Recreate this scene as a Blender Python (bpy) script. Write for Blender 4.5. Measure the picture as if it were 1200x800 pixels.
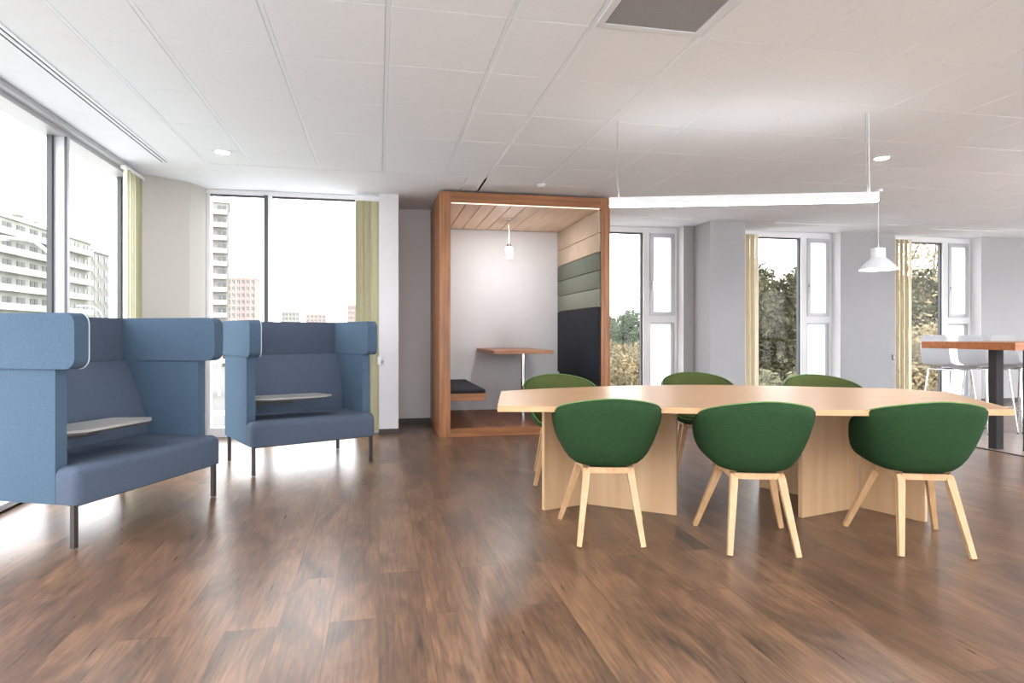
import bpy, bmesh, math, random
from mathutils import Vector, Matrix
R = math.radians
random.seed(7)
for o in list(bpy.data.objects): bpy.data.objects.remove(o)
sc = bpy.context.scene
COL = sc.collection
C = 2.71            # ceiling height

# ---------------------------------------------------------------- camera
cam_d = bpy.data.cameras.new('camera'); cam = bpy.data.objects.new('camera', cam_d); COL.objects.link(cam)
cam.location = (0, 0, 1.13); cam.rotation_euler = (R(90), 0, -0.205)
cam_d.sensor_width = 36; cam_d.lens = 36*750/1200; cam_d.shift_y = -9/1200
cam_d.clip_start = .05; cam_d.clip_end = 3000
sc.camera = cam

# ---------------------------------------------------------------- sky, exposure
w = bpy.data.worlds.new('overcast_sky'); sc.world = w; w.use_nodes = True
nt = w.node_tree; nt.nodes.clear()
tc = nt.nodes.new('ShaderNodeTexCoord'); sep = nt.nodes.new('ShaderNodeSeparateXYZ')
ramp = nt.nodes.new('ShaderNodeValToRGB'); bg = nt.nodes.new('ShaderNodeBackground'); wo = nt.nodes.new('ShaderNodeOutputWorld')
ramp.color_ramp.elements[0].position = 0; ramp.color_ramp.elements[0].color = (.93, .94, .95, 1)
ramp.color_ramp.elements[1].position = .6; ramp.color_ramp.elements[1].color = (.96, .975, 1, 1)
nt.links.new(tc.outputs['Generated'], sep.inputs[0]); nt.links.new(sep.outputs[2], ramp.inputs[0])
nt.links.new(ramp.outputs[0], bg.inputs[0]); bg.inputs[1].default_value = 2.0
nt.links.new(bg.outputs[0], wo.inputs[0])
sc.view_settings.view_transform = 'Standard'; sc.view_settings.look = 'None'
sc.view_settings.gamma = 1; sc.view_settings.use_curve_mapping = False
sc.view_settings.exposure = 1.82
sc.cycles.diffuse_bounces = 8
DOWNLIGHT_W = 5
STRIP_E = 3.5
ADDED_UPLIGHT_W = 40         # uplights added on the linear pendants to brighten the ceiling

# ---------------------------------------------------------------- materials
def lin(c):
    c = [x/255 for x in c]
    return tuple(x/12.92 if x <= .04045 else ((x+.055)/1.055)**2.4 for x in c) + (1,)
def mat(name, rgb, rough=.6, metal=0, spec=.5, var=None, vscale=(8, 8, 8), vdetail=4, bump=0, bscale=200, coords='Object', coat=0):
    m = bpy.data.materials.new(name); m.use_nodes = True
    n = m.node_tree; b = n.nodes['Principled BSDF']
    b.inputs['Base Color'].default_value = lin(rgb); b.inputs['Roughness'].default_value = rough
    b.inputs['Metallic'].default_value = metal; b.inputs['Specular IOR Level'].default_value = spec
    b.inputs['Coat Weight'].default_value = coat
    t = n.nodes.new('ShaderNodeTexCoord')
    mp = n.nodes.new('ShaderNodeMapping'); mp.inputs['Scale'].default_value = vscale
    n.links.new(t.outputs[coords], mp.inputs[0])
    nz = n.nodes.new('ShaderNodeTexNoise'); nz.inputs['Scale'].default_value = 1; nz.inputs['Detail'].default_value = vdetail
    n.links.new(mp.outputs[0], nz.inputs['Vector'])
    rp = n.nodes.new('ShaderNodeValToRGB')
    v = var or tuple(x*.99 for x in rgb)
    rp.color_ramp.elements[0].position = .35; rp.color_ramp.elements[0].color = lin(v)
    rp.color_ramp.elements[1].position = .65; rp.color_ramp.elements[1].color = lin(rgb)
    n.links.new(nz.outputs[0], rp.inputs[0]); n.links.new(rp.outputs[0], b.inputs['Base Color'])
    if bump:
        n2 = n.nodes.new('ShaderNodeTexNoise'); n2.inputs['Scale'].default_value = bscale; n2.inputs['Detail'].default_value = 2
        n.links.new(t.outputs[coords], n2.inputs['Vector'])
        bp = n.nodes.new('ShaderNodeBump'); bp.inputs['Strength'].default_value = bump; bp.inputs['Distance'].default_value = .002
        n.links.new(n2.outputs[0], bp.inputs['Height']); n.links.new(bp.outputs[0], b.inputs['Normal'])
    return m
def emis(name, rgb, e):
    m = bpy.data.materials.new(name); m.use_nodes = True; b = m.node_tree.nodes['Principled BSDF']
    b.inputs['Base Color'].default_value = lin(rgb); b.inputs['Emission Color'].default_value = lin(rgb); b.inputs['Emission Strength'].default_value = e
    return m
def glass(name, gloss=.08, tint=(1, 1, 1, 1)):
    m = bpy.data.materials.new(name); m.use_nodes = True; n = m.node_tree; n.nodes.clear()
    o = n.nodes.new('ShaderNodeOutputMaterial'); mx = n.nodes.new('ShaderNodeMixShader')
    a = n.nodes.new('ShaderNodeBsdfTransparent'); a.inputs[0].default_value = tint
    g = n.nodes.new('ShaderNodeBsdfGlossy'); g.inputs['Roughness'].default_value = .02
    mx.inputs[0].default_value = gloss
    n.links.new(a.outputs[0], mx.inputs[1]); n.links.new(g.outputs[0], mx.inputs[2]); n.links.new(mx.outputs[0], o.inputs[0])
    return m
def frosted(name):
    m = bpy.data.materials.new(name); m.use_nodes = True; n = m.node_tree; n.nodes.clear()
    o = n.nodes.new('ShaderNodeOutputMaterial'); mx = n.nodes.new('ShaderNodeMixShader')
    a = n.nodes.new('ShaderNodeBsdfTransparent'); g = n.nodes.new('ShaderNodeBsdfTranslucent'); g.inputs[0].default_value = (.78, .79, .80, 1)
    mx.inputs[0].default_value = .96
    n.links.new(a.outputs[0], mx.inputs[1]); n.links.new(g.outputs[0], mx.inputs[2]); n.links.new(mx.outputs[0], o.inputs[0])
    return m
def floor_mat(name, dark, mid, light, rough=(.25, .34)):
    m = bpy.data.materials.new(name); m.use_nodes = True; n = m.node_tree; b = n.nodes['Principled BSDF']; L = n.links; b.inputs['Specular IOR Level'].default_value = .4
    t = n.nodes.new('ShaderNodeTexCoord')
    mp = n.nodes.new('ShaderNodeMapping'); mp.inputs['Rotation'].default_value = (0, 0, R(90)); L.new(t.outputs['Object'], mp.inputs[0])
    br = n.nodes.new('ShaderNodeTexBrick'); L.new(mp.outputs[0], br.inputs['Vector'])
    br.inputs['Scale'].default_value = 1; br.inputs['Brick Width'].default_value = 1.3; br.inputs['Row Height'].default_value = .19
    br.inputs['Mortar Size'].default_value = .0012; br.inputs['Mortar Smooth'].default_value = .1
    br.inputs['Color1'].default_value = (0, 0, 0, 1); br.inputs['Color2'].default_value = (1, 1, 1, 1); br.inputs['Mortar'].default_value = (.2, .2, .2, 1)
    br.offset = .37
    # grain, shifted from plank to plank
    add = n.nodes.new('ShaderNodeVectorMath'); add.operation = 'ADD'
    sca = n.nodes.new('ShaderNodeVectorMath'); sca.operation = 'SCALE'; sca.inputs['Scale'].default_value = 9
    L.new(br.outputs['Color'], sca.inputs[0]); L.new(t.outputs['Object'], add.inputs[0]); L.new(sca.outputs[0], add.inputs[1])
    m1 = n.nodes.new('ShaderNodeMapping'); m1.inputs['Scale'].default_value = (3.2, 1.0, 1); L.new(add.outputs[0], m1.inputs[0])
    n1 = n.nodes.new('ShaderNodeTexNoise'); n1.inputs['Scale'].default_value = 1.1; n1.inputs['Detail'].default_value = 8; n1.inputs['Roughness'].default_value = .62; n1.inputs['Distortion'].default_value = 1.4
    L.new(m1.outputs[0], n1.inputs['Vector'])
    m2 = n.nodes.new('ShaderNodeMapping'); m2.inputs['Scale'].default_value = (38, 2.5, 1); L.new(add.outputs[0], m2.inputs[0])
    n2 = n.nodes.new('ShaderNodeTexNoise'); n2.inputs['Scale'].default_value = 2.2; n2.inputs['Detail'].default_value = 5; L.new(m2.outputs[0], n2.inputs['Vector'])
    mx = n.nodes.new('ShaderNodeMath'); mx.operation = 'MULTIPLY_ADD'; mx.inputs[1].default_value = .38; L.new(n2.outputs[0], mx.inputs[0])
    ml = n.nodes.new('ShaderNodeMath'); ml.operation = 'MULTIPLY'; ml.inputs[1].default_value = .62; L.new(n1.outputs[0], ml.inputs[0]); L.new(ml.outputs[0], mx.inputs[2])
    sv = n.nodes.new('ShaderNodeMath'); sv.operation = 'MULTIPLY_ADD'; sv.inputs[1].default_value = .06; sv.inputs[2].default_value = -.03
    L.new(br.outputs['Color'], sv.inputs[0]); ad = n.nodes.new('ShaderNodeMath'); ad.operation = 'ADD'; L.new(mx.outputs[0], ad.inputs[0]); L.new(sv.outputs[0], ad.inputs[1])
    rp = n.nodes.new('ShaderNodeValToRGB'); e = rp.color_ramp.elements
    e[0].position = .34; e[0].color = lin(dark); e[1].position = .66; e[1].color = lin(light); k = e.new(.5); k.color = lin(mid)
    L.new(ad.outputs[0], rp.inputs[0])
    mm = n.nodes.new('ShaderNodeMix'); mm.data_type = 'RGBA'; mm.blend_type = 'MULTIPLY'
    L.new(br.outputs['Fac'], mm.inputs['Factor']); L.new(rp.outputs[0], mm.inputs['A']); mm.inputs['B'].default_value = (.55, .5, .48, 1)
    L.new(mm.outputs['Result'], b.inputs['Base Color'])
    rr = n.nodes.new('ShaderNodeMapRange'); rr.inputs['To Min'].default_value = rough[0]; rr.inputs['To Max'].default_value = rough[1]
    L.new(n2.outputs[0], rr.inputs[0]); L.new(rr.outputs[0], b.inputs['Roughness'])
    bp = n.nodes.new('ShaderNodeBump'); bp.inputs['Strength'].default_value = .03; bp.inputs['Distance'].default_value = .001
    L.new(n2.outputs[0], bp.inputs['Height']); L.new(bp.outputs[0], b.inputs['Normal'])
    return m
M = dict(
    floor=floor_mat('dark_vinyl_planks', (58, 48, 42), (101, 76, 59), (136, 103, 78)),
    floor2=floor_mat('grey_vinyl_planks', (112, 92, 80), (140, 118, 104), (160, 138, 122)),
    podfloor=floor_mat('pod_planks', (108, 66, 44), (142, 92, 62), (168, 112, 78), (.4, .5)),
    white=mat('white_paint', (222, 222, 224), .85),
    ceil=mat('white_plaster', (229, 235, 241), .9),
    tile=mat('mineral_tile', (230, 237, 243), .95, var=(227, 234, 240), vscale=(60, 60, 60), bump=.05, bscale=300),
    tbar=mat('white_tee_bar', (229, 237, 244), .5),
    gap=mat('dark_gap', (30, 30, 32), .9),
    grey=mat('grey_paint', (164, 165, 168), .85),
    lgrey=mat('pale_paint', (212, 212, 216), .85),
    beige=mat('warm_grey_paint', (182, 180, 174), .85),
    base=mat('dark_skirting', (62, 52, 46), .5),
    alu=mat('silver_window_frame', (176, 178, 182), .4, metal=.25),
    alud=mat('dark_gasket', (70, 72, 74), .5),
    aluw=mat('white_window_frame', (222, 223, 226), .45),
    steel=mat('brushed_steel', (190, 190, 192), .25, metal=1),
    chrome=mat('chrome', (215, 215, 218), .12, metal=1),
    blackm=mat('black_metal', (34, 33, 34), .45),
    legm=mat('dark_bronze_leg', (70, 66, 64), .4, metal=.4),
    blue=mat('blue_wool_windowlit', (76, 95, 114), .95, var=(71, 89, 107), vscale=(90, 90, 90), bump=.35, bscale=500, spec=.15),  # sofa wool with the bluer window light put into its colour
    blue_roomlit=mat('blue_wool_roomlit', (82, 92, 109), .95, var=(77, 87, 103), vscale=(90, 90, 90), bump=.35, bscale=500, spec=.15),  # same sofa wool, greyed to paint in the warmer room light
    piping=mat('pale_piping', (190, 200, 212), .8),
    board=mat('grey_laptop_board', (150, 148, 146), .45, var=(145, 143, 141)),
    boardu=mat('dark_board_edge', (48, 46, 46), .5),
    walnut=mat('walnut_veneer', (164, 110, 68), .42, var=(122, 77, 46), vscale=(28, 28, 1.4), vdetail=6),
    walnuth=mat('walnut_veneer_level', (158, 104, 64), .42, var=(126, 79, 47), vscale=(1.4, 28, 28), vdetail=6),
    slat=mat('oak_slats', (228, 204, 180), .55, var=(219, 193, 168), vscale=(24, 1.5, 24)),
    maple=mat('pale_maple', (190, 158, 122), .42, var=(182, 147, 110), vscale=(18, 18, 1.2), vdetail=6),
    mapleh=mat('pale_maple_top', (198, 158, 116), .36, var=(190, 146, 103), vscale=(2, 22, 22), vdetail=6),
    beech=mat('beech_legs', (192, 156, 118), .45, var=(178, 141, 102), vscale=(30, 30, 3)),
    green=mat('green_wool', (44, 70, 43), .95, var=(36, 60, 36), vscale=(40, 40, 260), bump=.4, bscale=420, spec=.1),
    olive=mat('olive_wool', (80, 88, 50), .95, var=(72, 80, 44), vscale=(40, 40, 260), bump=.4, bscale=420, spec=.1),
    rim=mat('green_piping', (110, 140, 80), .8),
    under=mat('dark_green_under', (16, 34, 24), .8),
    navy=mat('navy_velvet', (16, 24, 38), .9, var=(10, 16, 26), vscale=(6, 6, 3)),
    cream_f=mat('beige_felt', (184, 168, 150), .95, var=(176, 160, 142)),
    gg1=mat('grey_green_felt', (96, 103, 94), .95), gg2=mat('sage_felt', (106, 113, 104), .95), gg3=mat('pale_sage_felt', (122, 128, 117), .95),
    podwhite=mat('pod_white', (206, 207, 211), .8),
    oakbar=mat('brown_oak_top', (160, 98, 54), .4, var=(134, 78, 42), vscale=(2, 24, 24), vdetail=6),
    plastic=mat('white_plastic', (194, 196, 200), .4),
    shade=mat('white_enamel', (218, 223, 228), .4),
    blindy=mat('yellow_green_blind', (190, 186, 154), .8), blindc=mat('cream_blind', (226, 216, 190), .8), blindp=mat('pale_blind', (208, 206, 184), .8),
    grille=mat('grey_grille', (158, 159, 161), .6),
    led=emis('led_diffuser', (255, 253, 250), STRIP_E), lens=emis('lamp_lens', (255, 250, 242), 12), warm=emis('warm_led', (255, 222, 196), .45),
    glass=glass('window_glass', .01), frost=frosted('frosted_glass'), jarglow=emis('glowing_jar', (235, 236, 238), .12), jar=glass('jar_glass', .3, (.93, .94, .95, 1)),
    concrete=mat('pale_concrete', (128, 127, 122), .9, var=(120, 119, 114), vscale=(.3, .3, .3)),
    concg=mat('greenish_render', (134, 137, 128), .9), concp=mat('pinkish_render', (134, 118, 112), .9),
    winout=mat('far_window', (74, 78, 78), .3), railing=mat('balcony_panel', (150, 149, 145), .8),
    paving=mat('pale_bounce_paving', (168, 166, 161), .9, var=(160, 158, 152), vscale=(.5, .5, .5)), asphalt=mat('asphalt', (84, 82, 80), .9), grass=mat('lawn', (88, 92, 70), 1, var=(100, 96, 78), vscale=(.2, .2, .2)),
    bark=mat('bark', (84, 70, 58), .9, var=(62, 52, 44)),
    leaf1=mat('olive_leaves', (108, 105, 78), .8, var=(72, 73, 50), vscale=(2, 2, 2)),
    leaf2=mat('ochre_leaves', (130, 114, 82), .8, var=(94, 88, 62), vscale=(1.5, 1.5, 1.5)),
    leaf3=mat('dark_leaves', (70, 84, 58), .8, var=(52, 62, 42), vscale=(1, 1, 1)),
    carw=mat('white_car_paint', (226, 226, 226), .3), carr=mat('red_paint', (186, 40, 34), .4), cargl=mat('car_glass', (40, 46, 52), .1), rubber=mat('tyre', (28, 28, 28), .8),
)

# ---------------------------------------------------------------- builders
class MB:
    def __init__(s): s.bm = bmesh.new()
    def box(s, lo, hi, rz=0, org=(0, 0)):
        co = []
        for z in (lo[2], hi[2]):
            for x, y in ((lo[0], lo[1]), (hi[0], lo[1]), (hi[0], hi[1]), (lo[0], hi[1])):
                if rz:
                    dx, dy = x-org[0], y-org[1]; x, y = org[0]+dx*math.cos(rz)-dy*math.sin(rz), org[1]+dx*math.sin(rz)+dy*math.cos(rz)
                co.append(s.bm.verts.new((x, y, z)))
        for f in ((3, 2, 1, 0), (4, 5, 6, 7), (0, 1, 5, 4), (1, 2, 6, 5), (2, 3, 7, 6), (3, 0, 4, 7)): s.bm.faces.new([co[i] for i in f])
        return s
    def prism(s, poly, z0, z1):
        a = [s.bm.verts.new((x, y, z0)) for x, y in poly]; b = [s.bm.verts.new((x, y, z1)) for x, y in poly]; n = len(poly)
        s.bm.faces.new(a[::-1]); s.bm.faces.new(b)
        for i in range(n): s.bm.faces.new((a[i], a[(i+1) % n], b[(i+1) % n], b[i]))
        return s
    def prism_x(s, poly, x0, x1):      # polygon in (y, z), extruded along x
        a = [s.bm.verts.new((x0, y, z)) for y, z in poly]; b = [s.bm.verts.new((x1, y, z)) for y, z in poly]; n = len(poly)
        s.bm.faces.new(a); s.bm.faces.new(b[::-1])
        for i in range(n): s.bm.faces.new((a[(i+1) % n], a[i], b[i], b[(i+1) % n]))
        return s
    def tube(s, pts, r, n=12, square=False, flat=None):
        pts = [Vector(p) for p in pts]; rs = r if isinstance(r, (list, tuple)) else [r]*len(pts); rings = []
        if square: n = 4
        for i, p in enumerate(pts):
            d = (pts[min(i+1, len(pts)-1)]-pts[max(i-1, 0)]).normalized()
            if flat and i in (0, len(pts)-1): d = Vector((0, 0, 1 if (pts[-1]-pts[0]).z*1 > 0 else -1)) if i in flat else d
            up = Vector((0, 1, 0)) if abs(d.z) > .5 else Vector((0, 0, 1))
            a = d.cross(up).normalized(); b = d.cross(a).normalized(); k = math.sqrt(2) if square else 1
            rings.append([s.bm.verts.new(p+(a*math.cos(t)+b*math.sin(t))*rs[i]*k) for t in [2*math.pi*(j+.5)/n for j in range(n)]])
        for q in range(len(rings)-1):
            for j in range(n): s.bm.faces.new((rings[q][j], rings[q][(j+1) % n], rings[q+1][(j+1) % n], rings[q+1][j]))
        s.bm.faces.new(rings[0][::-1]); s.bm.faces.new(rings[-1])
        return s
    def lathe(s, prof, cx=0, cy=0, n=40, cap=True):
        rings = []
        for r, z in prof:
            rings.append([s.bm.verts.new((cx+r*math.cos(2*math.pi*j/n), cy+r*math.sin(2*math.pi*j/n), z)) for j in range(n)])
        for q in range(len(rings)-1):
            for j in range(n): s.bm.faces.new((rings[q][j], rings[q][(j+1) % n], rings[q+1][(j+1) % n], rings[q+1][j]))
        if cap: s.bm.faces.new(rings[0][::-1]); s.bm.faces.new(rings[-1])
        return s
    def bevel(s, r, seg=3, ang=30):
        es = [e for e in s.bm.edges if len(e.link_faces) == 2 and e.calc_face_angle(0) > R(ang)]
        bmesh.ops.bevel(s.bm, geom=es, offset=r, segments=seg, profile=.5, affect='EDGES', clamp_overlap=True)
        return s
    def build(s, name, m, parent=None, smooth=False, loc=None, label=None):
        bmesh.ops.recalc_face_normals(s.bm, faces=s.bm.faces)
        me = bpy.data.meshes.new(name); s.bm.to_mesh(me); s.bm.free()
        for mm in (m if isinstance(m, (list, tuple)) else [m]): me.materials.append(mm)
        if smooth:
            me.shade_smooth()
            if smooth != 'all': me.set_sharp_from_angle(angle=R(35))
        o = bpy.data.objects.new(name, me); COL.objects.link(o)
        if parent: o.parent = parent
        if loc: o.location = loc
        if label: o['label'] = label
        return o
def tag(o, label, cat, group=None, kind=None):
    o['label'] = label; o['category'] = cat
    if group: o['group'] = group
    if kind: o['kind'] = kind
    return o
def struct(o): o['kind'] = 'structure'; return o
def thing(name, label, cat, loc=(0, 0, 0), rz=0, group=None):
    o = bpy.data.objects.new(name, None); COL.objects.link(o); o.location = loc; o.rotation_euler = (0, 0, rz); o.empty_display_size = .1
    return tag(o, label, cat, group)
def copy_tree(o, parent=None):
    c = o.copy(); COL.objects.link(c); c.parent = parent
    for ch in list(o.children): copy_tree(ch, c)
    return c

# ================================================================ STRUCTURE
XL, XR, Y0, YB = -2.33, 13.0, -4.0, 8.65
struct(MB().box((-2.5, Y0, -.12), (0, 7.6, 0)).box((0, Y0, -.12), (XR, 8.95, 0)).build('floor', M['floor']))
# lighter flooring beyond the threshold strip on the right
struct(MB().box((5.82, 2.5, 0), (XR, 5.95, .004)).build('floor_right', M['floor2']))
struct(MB().box((5.80, 2.5, 0), (5.82, 5.95, .008)).build('trim_1', M['blackm']))
# ground-level sill strip along the left glazing
struct(MB().box((-2.5, Y0, 0), (XL, 6.9, .012)).bevel(.004, 1).build('trim_2', M['aluw']))

# ceiling: tiles hung in tee bars, plaster margins
cb = MB()
XE = [-1.555, -1.155, -.555, .045, .645, 1.068]
while XE[-1] < XR: XE.append(XE[-1]+.6)
YE = [3.13+.689*j for j in range(-10, 5)]
tile, bar = MB(), MB()
VENT = (1.068, 3.13-.689)
for i in range(len(XE)-1):
    ye = YE+([6.38] if XE[i] < 1 else [6.575, 7.264, 7.953])
    for j in range(len(ye)-1):
        if abs(XE[i]-VENT[0]) < .01 and abs(ye[j]-VENT[1]) < .01: continue
        x0, x1, y0, y1 = XE[i]+.0128, XE[i+1]-.0128, ye[j]+.0025, ye[j+1]-.0025
        tile.box((x0, y0, C-.004), (x1, y1, C+.02))
    bar.box((XE[i]-.0115, ye[0], C-.0025), (XE[i]+.0115, ye[-1], C+.02))
tile.box((.88, 6.39, C-.004), (1.059, 7.95, C+.02))
bar.box((1.068-.0115, 6.40, C-.0025), (1.068+.0115, 7.953, C+.02))
bmesh.ops.bevel(tile.bm, geom=[e for e in tile.bm.edges if all(v.co.z < C for v in e.verts)], offset=.003, segments=1, affect='EDGES')
struct(tile.build('ceiling', M['tile']))
struct(bar.build('ceiling_bars', M['tbar']))
p = MB()
p.box((-2.5, Y0, C-.004), (-1.565, 6.39, C+.03)); p.box((-2.5, 6.39, C-.004), (.0, 7.6, C+.03)); p.box((0, 6.39, C-.004), (.872, 8.95, C+.03)); p.box((.872, 7.962, C-.004), (XR, 8.95, C+.03))
struct(p.build('ceiling_margin', M['ceil']))
struct(MB().box((-2.5, Y0, C+.035), (0, 7.6, C+.06)).box((0, Y0, C+.035), (XR, 8.95, C+.06)).build('ceiling_backing', M['gap']))

# walls
wb = MB()
for x0, x1 in ((2.625, 2.73), (4.36, 5.35), (6.98, 7.97), (9.60, 10.62), (12.25, XR)): wb.box((x0, YB, 0), (x1, 8.95, C))
wb.box((.2, 8.70, 0), (2.624, 8.95, C))
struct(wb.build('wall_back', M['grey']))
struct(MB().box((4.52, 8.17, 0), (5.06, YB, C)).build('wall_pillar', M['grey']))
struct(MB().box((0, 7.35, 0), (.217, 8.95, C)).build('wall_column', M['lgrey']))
struct(MB().box((.217, 8.2, 0), (.66, 8.70, C)).build('wall_recess', M['white']))  # coloured whiter than the grey walls to offset the shade in the recess
struct(MB().prism([(-2.5, 6.9), (-2.31, 6.9), (-1.93, 7.2), (-1.84, 7.44), (-1.84, 7.6), (-2.5, 7.6)], 0, C).build('wall_corner', M['beige']))
RW = [(-3.8, -.9), (-.6, 2.3), (2.6, 5.5), (5.8, 8.5)]  # openings added out of view for more even daylight inside
rw = MB(); ys = [Y0]+[v for p_ in RW for v in p_]+[8.95]
for i in range(0, len(ys), 2): rw.box((XR, ys[i], 0), (XR+.15, ys[i+1], C))
for y0, y1 in RW: rw.box((XR, y0, 0), (XR+.15, y1, .12)); rw.box((XR, y0, 2.62), (XR+.15, y1, C))
struct(rw.build('wall_right', M['lgrey']))
BW = [(-2.4, .5), (.8, 3.7), (4.0, 6.9), (7.2, 10.1), (10.4, 12.8)]  # rear openings, added and widened to let in more daylight
rear = MB(); xs = [-2.5]+[v for p_ in BW for v in p_]+[XR]
for i in range(0, len(xs), 2): rear.box((xs[i], Y0-.2, 0), (xs[i+1], Y0, C))
for x0, x1 in BW: rear.box((x0, Y0-.2, 0), (x1, Y0, .12)); rear.box((x0, Y0-.2, 2.62), (x1, Y0, C))
struct(rear.build('wall_rear', M['lgrey']))
b = MB()
b.box((4.36, YB-.012, 0), (4.52, YB, .075)); b.box((4.508, 8.158, 0), (5.072, 8.17, .075)); b.box((4.508, 8.17, 0), (4.52, YB, .075))
b.box((6.98, YB-.012, 0), (7.97, YB, .075)); b.box((9.6, YB-.012, 0), (10.62, YB, .075))
struct(b.build('baseboard_back', M['base']))
struct(MB().box((-.0, 7.338, 0), (.229, 7.35, .06)).box((.217, 7.35, 0), (.229, 8.19, .06)).box((.229, 8.188, 0), (.66, 8.2, .06)).build('baseboard_left', M['base']))

# windows of the back wall
def tall_window(n, x0, x1, frost_low=True):
    Y = 8.84; t = MB(); W = .05
    t.box((x0, Y, .0), (x1, Y+.09, .1)); t.box((x0, Y, 2.62), (x1, Y+.09, C-.006)); t.box((x0, Y, .1), (x0+W, Y+.09, 2.62)); t.box((x1-W, Y, .1), (x1, Y+.09, 2.62))
    t.box((x1-.55, Y-.01, .1), (x1-.45, Y+.09, 2.62))
    t.box((x1-.45, Y, 1.30), (x1-W, Y+.09, 1.40))
    f = struct(t.bevel(.004, 1).build('window_%d' % n, M['aluw']))
    g = MB(); g.box((x0+W, Y+.05, .1), (x1-.55, Y+.056, 2.62)); g.build('pane', M['glass'], f)
    # dark gasket lines round the fixed pane
    k = MB(); k.box((x1-.575, Y+.02, .1), (x1-.55, Y+.07, 2.62)); k.box((x0+W, Y+.02, 2.6), (x1-.575, Y+.07, 2.62)); k.box((x0+W, Y+.02, .1), (x1-.575, Y+.07, .12))
    k.build('gasket', M['alud'], f)
    a, c = x1-.445, x1-W-.005
    s = MB(); z0, z1 = 1.40, 2.615; q = .055
    s.box((a, Y-.02, z0), (c, Y+.03, z0+q)); s.box((a, Y-.02, z1-q), (c, Y+.03, z1)); s.box((a, Y-.02, z0+q), (a+q, Y+.03, z1-q)); s.box((c-q, Y-.02, z0+q), (c, Y+.03, z1-q))
    sh = s.bevel(.004, 1).build('casement', M['alu'], f)
    MB().box((a+q, Y, z0+q), (c-q, Y+.006, z1-q)).build('casement_pane', M['frost'], sh)
    MB().box((a+.02, Y-.04, 1.86), (a+.04, Y-.02, 1.9)).box((a+.022, Y-.055, 1.78), (a+.038, Y-.04, 1.9)).bevel(.003, 1).build('window_handle', M['steel'], sh)
    l = MB(); z0, z1, q = .1, 1.30, .022
    l.box((a, Y+.01, z0), (c, Y+.05, z0+q)); l.box((a, Y+.01, z1-q), (c, Y+.05, z1)); l.box((a, Y+.01, z0+q), (a+q, Y+.05, z1-q)); l.box((c-q-.02, Y+.01, z0+q), (c, Y+.05, z1-q))
    lf = l.build('lower_frame', M['alu'], f); MB().box((a+q, Y+.03, z0+q), (c-q-.02, Y+.036, z1-q)).build('lower_pane', M['frost'], lf)
    rv = MB(); rv.box((x0-.001, YB-.002, 0), (x0+.004, Y, C)); rv.box((x1-.004, YB-.002, 0), (x1+.001, Y, C)); rv.build('reveal', M['white'], f)
    return f
for i, (a, c) in enumerate(((2.73, 4.36), (5.35, 6.98), (7.97, 9.60), (10.62, 12.25))): tall_window(i+1, a, c)

# window of the nearer left bay
Y = 7.50; t = MB(); x0, x1 = -1.84, 0.0
t.box((x0, Y, 0), (x1, Y+.1, .1)); t.box((x0, Y-.02, 2.655), (x1, Y+.1, C-.006)); t.box((x0, Y, .1), (x0+.04, Y+.1, 2.655)); t.box((x1-.03, Y, .1), (x1, Y+.1, 2.655))
xm = -1.195
t.box((xm, Y-.06, .1), (xm+.035, Y+.1, 2.655))
f5 = struct(t.bevel(.004, 1).build('window_5', M['aluw']))
MB().box((x0+.04, Y+.04, .1), (xm, Y+.046, 2.655)).build('pane', M['glass'], f5)
MB().box((xm+.035, Y+.04, .1), (x1-.03, Y+.046, 2.655)).build('pane', M['glass'], f5)
MB().box((xm-.045, Y-.055, .1), (xm, Y+.03, 2.655)).box((x0+.04, Y, 2.635), (xm-.045, Y+.03, 2.655)).box((xm+.035, Y, 2.635), (x1-.03, Y+.03, 2.655)).build('gasket', M['alud'], f5)
# glazing of the left wall
t = MB(); g = []; k = MB(); XG = -2.45
my = [-3.9, -2.55, -1.2, .15, 1.5, 2.82, 4.14, 5.46, 6.78]
t.box((XG-.04, Y0, 0), (XL, 6.9, .05)); t.box((XG-.04, Y0, 2.63), (XL+.0, 6.9, C-.006)); t.box((XL-.0, Y0, 2.665), (XL+.05, 6.9, C-.006))
for y in my: t.box((XG, y, .05), (XL, y+.055, 2.63)); k.box((XG, y-.03, .05), (XG+.035, y, 2.63)); k.box((XL-.012, y-.004, .05), (XL+.006, y, 2.63))
f6 = struct(t.build('window_6', M['alu']))
k.build('gasket', M['alud'], f6)
for i in range(len(my)-1): MB().box((XG, my[i]+.055, .05), (XG+.006, my[i+1]-.03, 2.63)).build('pane', M['glass'], f6)
# unseen windows added behind and right of the camera to light the room
def added_window(n, rz, loc, w_):
    t = MB(); z0, z1 = .12, 2.62
    for lo, hi in (((0, 0, z0), (w_, .06, z0+.05)), ((0, 0, z1-.05), (w_, .06, z1)), ((0, 0, z0+.05), (.05, .06, z1-.05)), ((w_-.05, 0, z0+.05), (w_, .06, z1-.05)), ((w_/2-.03, 0, z0+.05), (w_/2+.03, .06, z1-.05))): t.box(lo, hi)
    f = struct(t.build('window_%d' % n, M['alu'])); f.location = loc; f.rotation_euler = (0, 0, rz)
    for x in (.05, w_/2+.03): MB().box((x, .03, z0+.05), (x+w_/2-.08, .036, z1-.05)).build('pane', M['glass'], f)
for i, (a, c) in enumerate(BW): added_window(7+i, 0, (a, Y0-.12, 0), c-a)
for i, (a, c) in enumerate(RW): added_window(12+i, R(90), (XR+.1, a, 0), c-a)

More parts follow.
